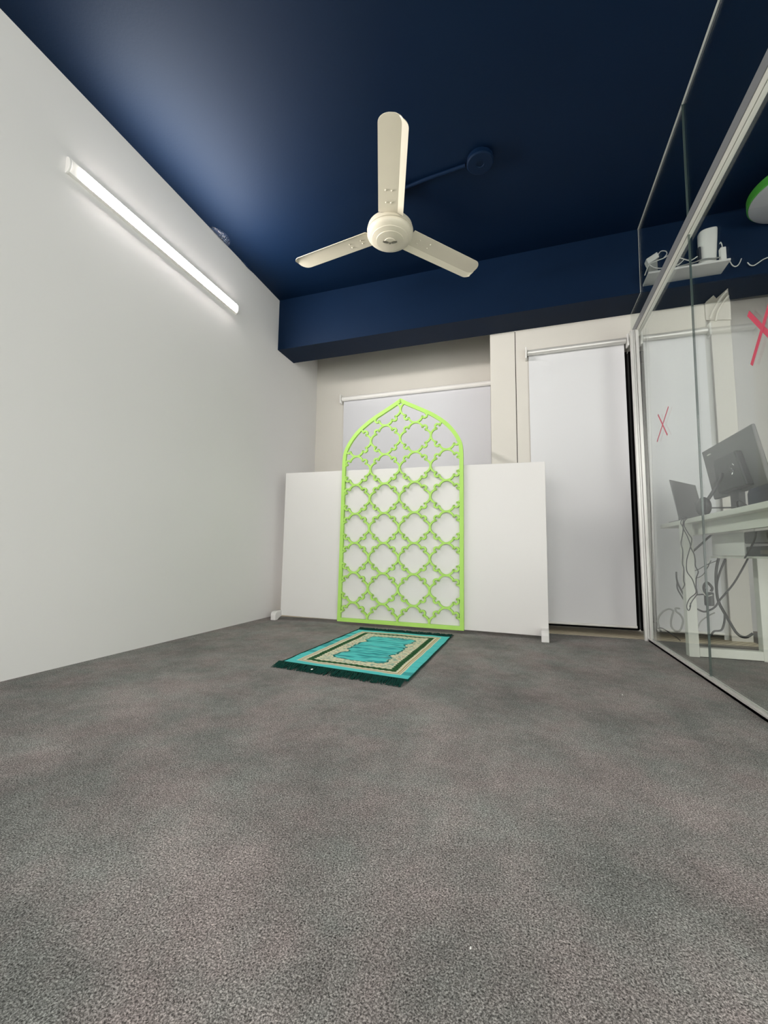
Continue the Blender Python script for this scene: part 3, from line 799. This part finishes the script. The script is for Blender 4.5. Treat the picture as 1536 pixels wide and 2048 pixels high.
for yy, zz, ln, an in ((2.475, .985, .020, .6), (2.50, .972, .012, -.4), (2.515, .978, .010, .9), (2.525, .962, .013, .2), (2.49, .957, .010, 1.2), (2.505, .947, .012, -.7)):
    xx = 1.010 - (zz - .875) * .154
    dy, dz = math.cos(an) * ln / 2, math.sin(an) * ln / 2
    b.tube([(xx - .004, yy - dy, zz - dz), (xx - .004, yy + dy, zz + dz)], .0032, 6)
b.build('emblem', 'chrome', mon)
b = MB(); b.box((.998, 2.765, 1.10), (1.004, 2.800, 1.106)); b.build('label_strip', 'cable_white', mon)

b = MB(); b.box((.99, 2.06, DT + .001), (1.17, 2.395, DT + .112))
tag(b.build('bag', 'navy_fabric', bevel=.03), 'dark bag standing on the desk below the monitor', 'bag')

hp = thing('headphones', (.93, 2.63, DT), 'dark headphones resting on the desk between laptop and monitor', 'headphones')
b = MB(); vs = []
bm = bmesh.new(); bmesh.ops.create_uvsphere(bm, u_segments=24, v_segments=14, radius=1)
for v in bm.verts: vs.append((.905 + v.co.x * .030, 2.622 + v.co.y * .060, DT + .053 + v.co.z * .051))
b.add(vs, [[v.index for v in f.verts] for f in bm.faces]); bm.free(); b.build('ear_cup', 'dark_plastic', hp, smooth=True)
b = MB(); b.tube(spline([(.91, 2.61, DT + .07), (.94, 2.585, DT + .13), (.975, 2.59, DT + .19), (.99, 2.61, DT + .22)], 6), .009, 8); b.build('headband', 'dark_plastic', hp, smooth=True)
b = MB(); b.tube(spline([(.92, 2.56, DT + .04), (.945, 2.51, DT + .035), (.99, 2.46, DT + .03)], 6), .004, 6); b.build('wire', 'cable_black', hp, smooth=True)

# cables under and on the desk
def cable(pts, r, m, label, kind='cable', fl=True):
    b = MB(); b.tube(spline(pts, 7), r, 7)
    o = b.build('cable', m, smooth=True)
    for md in list(o.modifiers): o.modifiers.remove(md)
    return tag(o, label, 'cable', 'cables on and round the beam shelf' if pts[0][2] > 1.5 else 'cables on and under the office desk')
cable(C1, .0026, 'cable_black', 'black cable hanging from the laptop closest to the desk leg')
cable(C2, .0026, 'cable_black', 'black cable hanging from the laptop edge and ending in the open')
cable(C3, .0026, 'cable_black', 'black cable hanging from the laptop and ending in a small loop')
cable(C4, .0050, 'cable_black', 'thick black cable sweeping from the desk leg up to the under-desk shelf')
cable(C5, .0042, 'cable_black', 'black cable curling from beside the leg to the power adapter')
cable(C6, .0030, 'cable_white', 'white cable curving round the power adapter under the desk')
cable(C7, .0055, 'cable_grey', 'dark grey cable looped in coils against the office blind')
cable(C8, .0035, 'cable_black', 'black cable trailing down to the floor below the coiled loops')
cable(C9, .0034, 'cable_grey', 'dark cable dropping to the floor just right of the desk leg')
cable(C10, .0075, 'cable_black', 'thickest black cable bundle running down to the window sill')
cable(C11, .0055, 'cable_black', 'black cable twisted beside the thick bundle under the shelf')
cable(C14, .0022, 'cable_black', 'thin black lead with a plug, upper of two under the desk')
cable(C15, .0022, 'cable_black', 'thin black lead with a plug, lower of two under the desk')
cable(C16, .0045, 'cable_white', 'white cable slanting down at the end of the under-desk shelf')
cable([(.985, 2.30, .648), (.980, 2.31, .61), (.975, 2.36, .555), (.985, 2.42, .530)], .0040, 'cable_black', 'black cable hanging from the tray to the electronic box')
cable([(.988, 2.22, .640), (.982, 2.20, .61), (.985, 2.16, .575)], .0032, 'cable_black', 'short black cable hanging from the tray behind the longer one')
cable([(.975, 2.45, DT + .010), (.965, 2.40, DT + .012), (.945, 2.36, DT + .045), (.94, 2.31, DT + .045), (.95, 2.26, DT + .008)], .003, 'cable_black', 'black cable looping on the tabletop below the monitor')
pa = thing('power_adapter', (1.02, 2.96, .25), 'black power adapter with coiled lead hanging under the desk', 'power adapter')
b = MB(); b.box((.998, 2.945, .252), (1.042, 2.975, .330)); b.build('brick', 'dark_plastic', pa, bevel=.006)
b = MB(); b.tube(spline(COIL, 6), .007, 8); b.build('lead', 'cable_black', pa, smooth=True)

# ---- shelf on the beam
b = MB(); b.box((.800, 2.953, 2.338), (1.240, 3.09, 2.351))
tag(b.build('wall_shelf', 'white_laminate', bevel=.001), 'narrow white shelf fixed to the navy beam in the office', 'shelf')
ro = thing('router', (1.145, 3.02, 2.351), 'white tower router standing on the beam shelf', 'router')
b = MB()
n = 28; vs = []; fs = []
for k, (zz, kx) in enumerate(((2.352, .92), (2.40, .95), (2.52, 1.04), (2.588, 1.08), (2.594, 1.04))):
    for i in range(n):
        a = 2 * PI * i / n
        ca, sa = math.cos(a), math.sin(a)
        vs.append((1.143 + .047 * kx * math.copysign(abs(ca) ** .7, ca) + (zz - 2.35) * .05, 3.02 + .036 * kx * math.copysign(abs(sa) ** .7, sa), zz + .006 * ca * (1 if k > 2 else 0)))
for k in range(4):
    for i in range(n): fs.append((k*n + i, k*n + (i+1) % n, (k+1)*n + (i+1) % n, (k+1)*n + i))
fs += [tuple(range(n-1, -1, -1)), tuple(range(4*n, 5*n))]
b.add(vs, fs); b.build('body', 'white_plastic', ro, smooth=True)
b = MB(); b.box((1.091, 2.985, 2.40), (1.102, 3.02, 2.48)); b.build('side_slot', 'dark_plastic', ro)
ad = thing('plug_adapter', (1.20, 3.0, 2.395), 'small white plug adapter beside the tower router', 'adapter')
b = MB(); b.box((1.196, 2.965, 2.352), (1.226, 2.995, 2.440)); b.build('body', 'white_plastic', ad, bevel=.004)
b = MB(); b.tube(spline([(1.211, 2.98, 2.440), (1.211, 2.98, 2.462), (1.203, 2.975, 2.478), (1.196, 2.97, 2.466)], 6), .0026, 6); b.build('lead', 'cable_white', ad, smooth=True)
ad2 = thing('network_box', (.84, 3.0, 2.36), 'tilted white box with cables at the end of the beam shelf', 'electronics')
b = MB(); d0 = Vector((.064, 0, .036)); p0 = Vector((.012, 0, -.036)); y0 = Vector((0, .05, 0)); c0 = Vector((.80, 2.985, 2.463))
b.hexa([c0 + p0, c0 + p0 + d0, c0 + p0 + d0 + y0, c0 + p0 + y0], [c0, c0 + d0, c0 + d0 + y0, c0 + y0]); b.build('body', 'white_plastic', ad2, bevel=.004)
b = MB(); b.box((.815, 2.99, 2.352), (.865, 3.03, 2.44)); b.build('stand', 'cable_grey', ad2, bevel=.003)
cable(S1, .0032, 'cable_white', 'pale cable draped over the far end of the beam shelf')
cable(S2, .0028, 'cable_white', 'pale cable arching from the tilted white box')
cable(S3, .0028, 'cable_white', 'pale cable drooping along the front of the beam shelf')
cable(S4, .0040, 'cable_grey', 'grey cable bundle lying before the tower router')
cable(W1, .0032, 'cable_white', 'short white cable curl on the beam next to the shelf')
cable(W2, .0032, 'cable_white', 'longer white cable sagging on the beam near the red cross')

# ---- crumpled white sheet at the head of the office column
tk = thing('loose_sheet', (1.30, 3.3, 2.15), 'crumpled white sheet fixed at the head of the office column under the beam', 'sheet')
b = MB()
pl = [(1.240, 3.350), (1.239, 3.33), (1.257, 3.258), (1.290, 3.304), (1.315, 3.197), (1.352, 3.285), (1.384, 3.350)]
b.prism(pl, lambda p: (p[0], p[1], 2.288), lambda p: (p[0], p[1], 2.294))
b.hexa([(1.240, 3.348, 2.172), (1.384, 3.348, 2.150), (1.384, 3.356, 2.150), (1.240, 3.356, 2.172)], [(1.240, 3.348, 2.294), (1.384, 3.348, 2.294), (1.384, 3.356, 2.294), (1.240, 3.356, 2.294)])
b.build('sheet', 'wall_cream', tk)
for xa, xb, za in ((1.262, 1.312, 2.172), (1.292, 1.345, 2.150)):
    b = MB(); b.tube(spline([(xa, 3.340, za), (xa + .012, 3.318, 2.215), (xb - .012, 3.26, 2.268), (xb, 3.215 if xb < 1.33 else 3.285, 2.282)], 6), .008, 6)
    b.build('fold', 'wall_cream', tk)

# ---- round green lamp in the office, switched off
LX, LY, LR = 1.545, 2.85, .235
gl = thing('pendant_lamp', (LX, LY, 2.60), 'round green drum lamp with grey diffuser, unlit, in the office', 'lamp')
b = MB(); b.lathe((LX, LY), [(.02, 2.672), (LR - .015, 2.672), (LR, 2.662), (LR, 2.615), (LR - .006, 2.612), (LR - .02, 2.62)], 64); b.build('shade', 'lamp_green', gl, smooth=True)
b = MB(); b.lathe((LX, LY), [(LR - .008, 2.622), (LR - .008, 2.606), (LR - .03, 2.598), (.01, 2.597)], 64); b.build('diffuser', 'lamp_grey', gl, smooth=True)
b = MB(); b.tube([(LX, LY, 2.66), (LX, LY, ZC)], .02, 12); b.build('stem', 'white_plastic', gl, smooth=True)

# ================================================================= CRUMBS
crumb(-.905, 1.755, .012, .0042, 'white crumb caught in the dark green rug fringe')
crumb(0.122, .566, .001, .0026, 'largest white crumb on the carpet in the foreground')
crumb(-.078, .635, .001, .0013, 'tiny white crumb on the carpet, left of the largest one')
crumb(.352, 1.89, .001, .0024, 'small white crumb on the carpet near the glass partition')
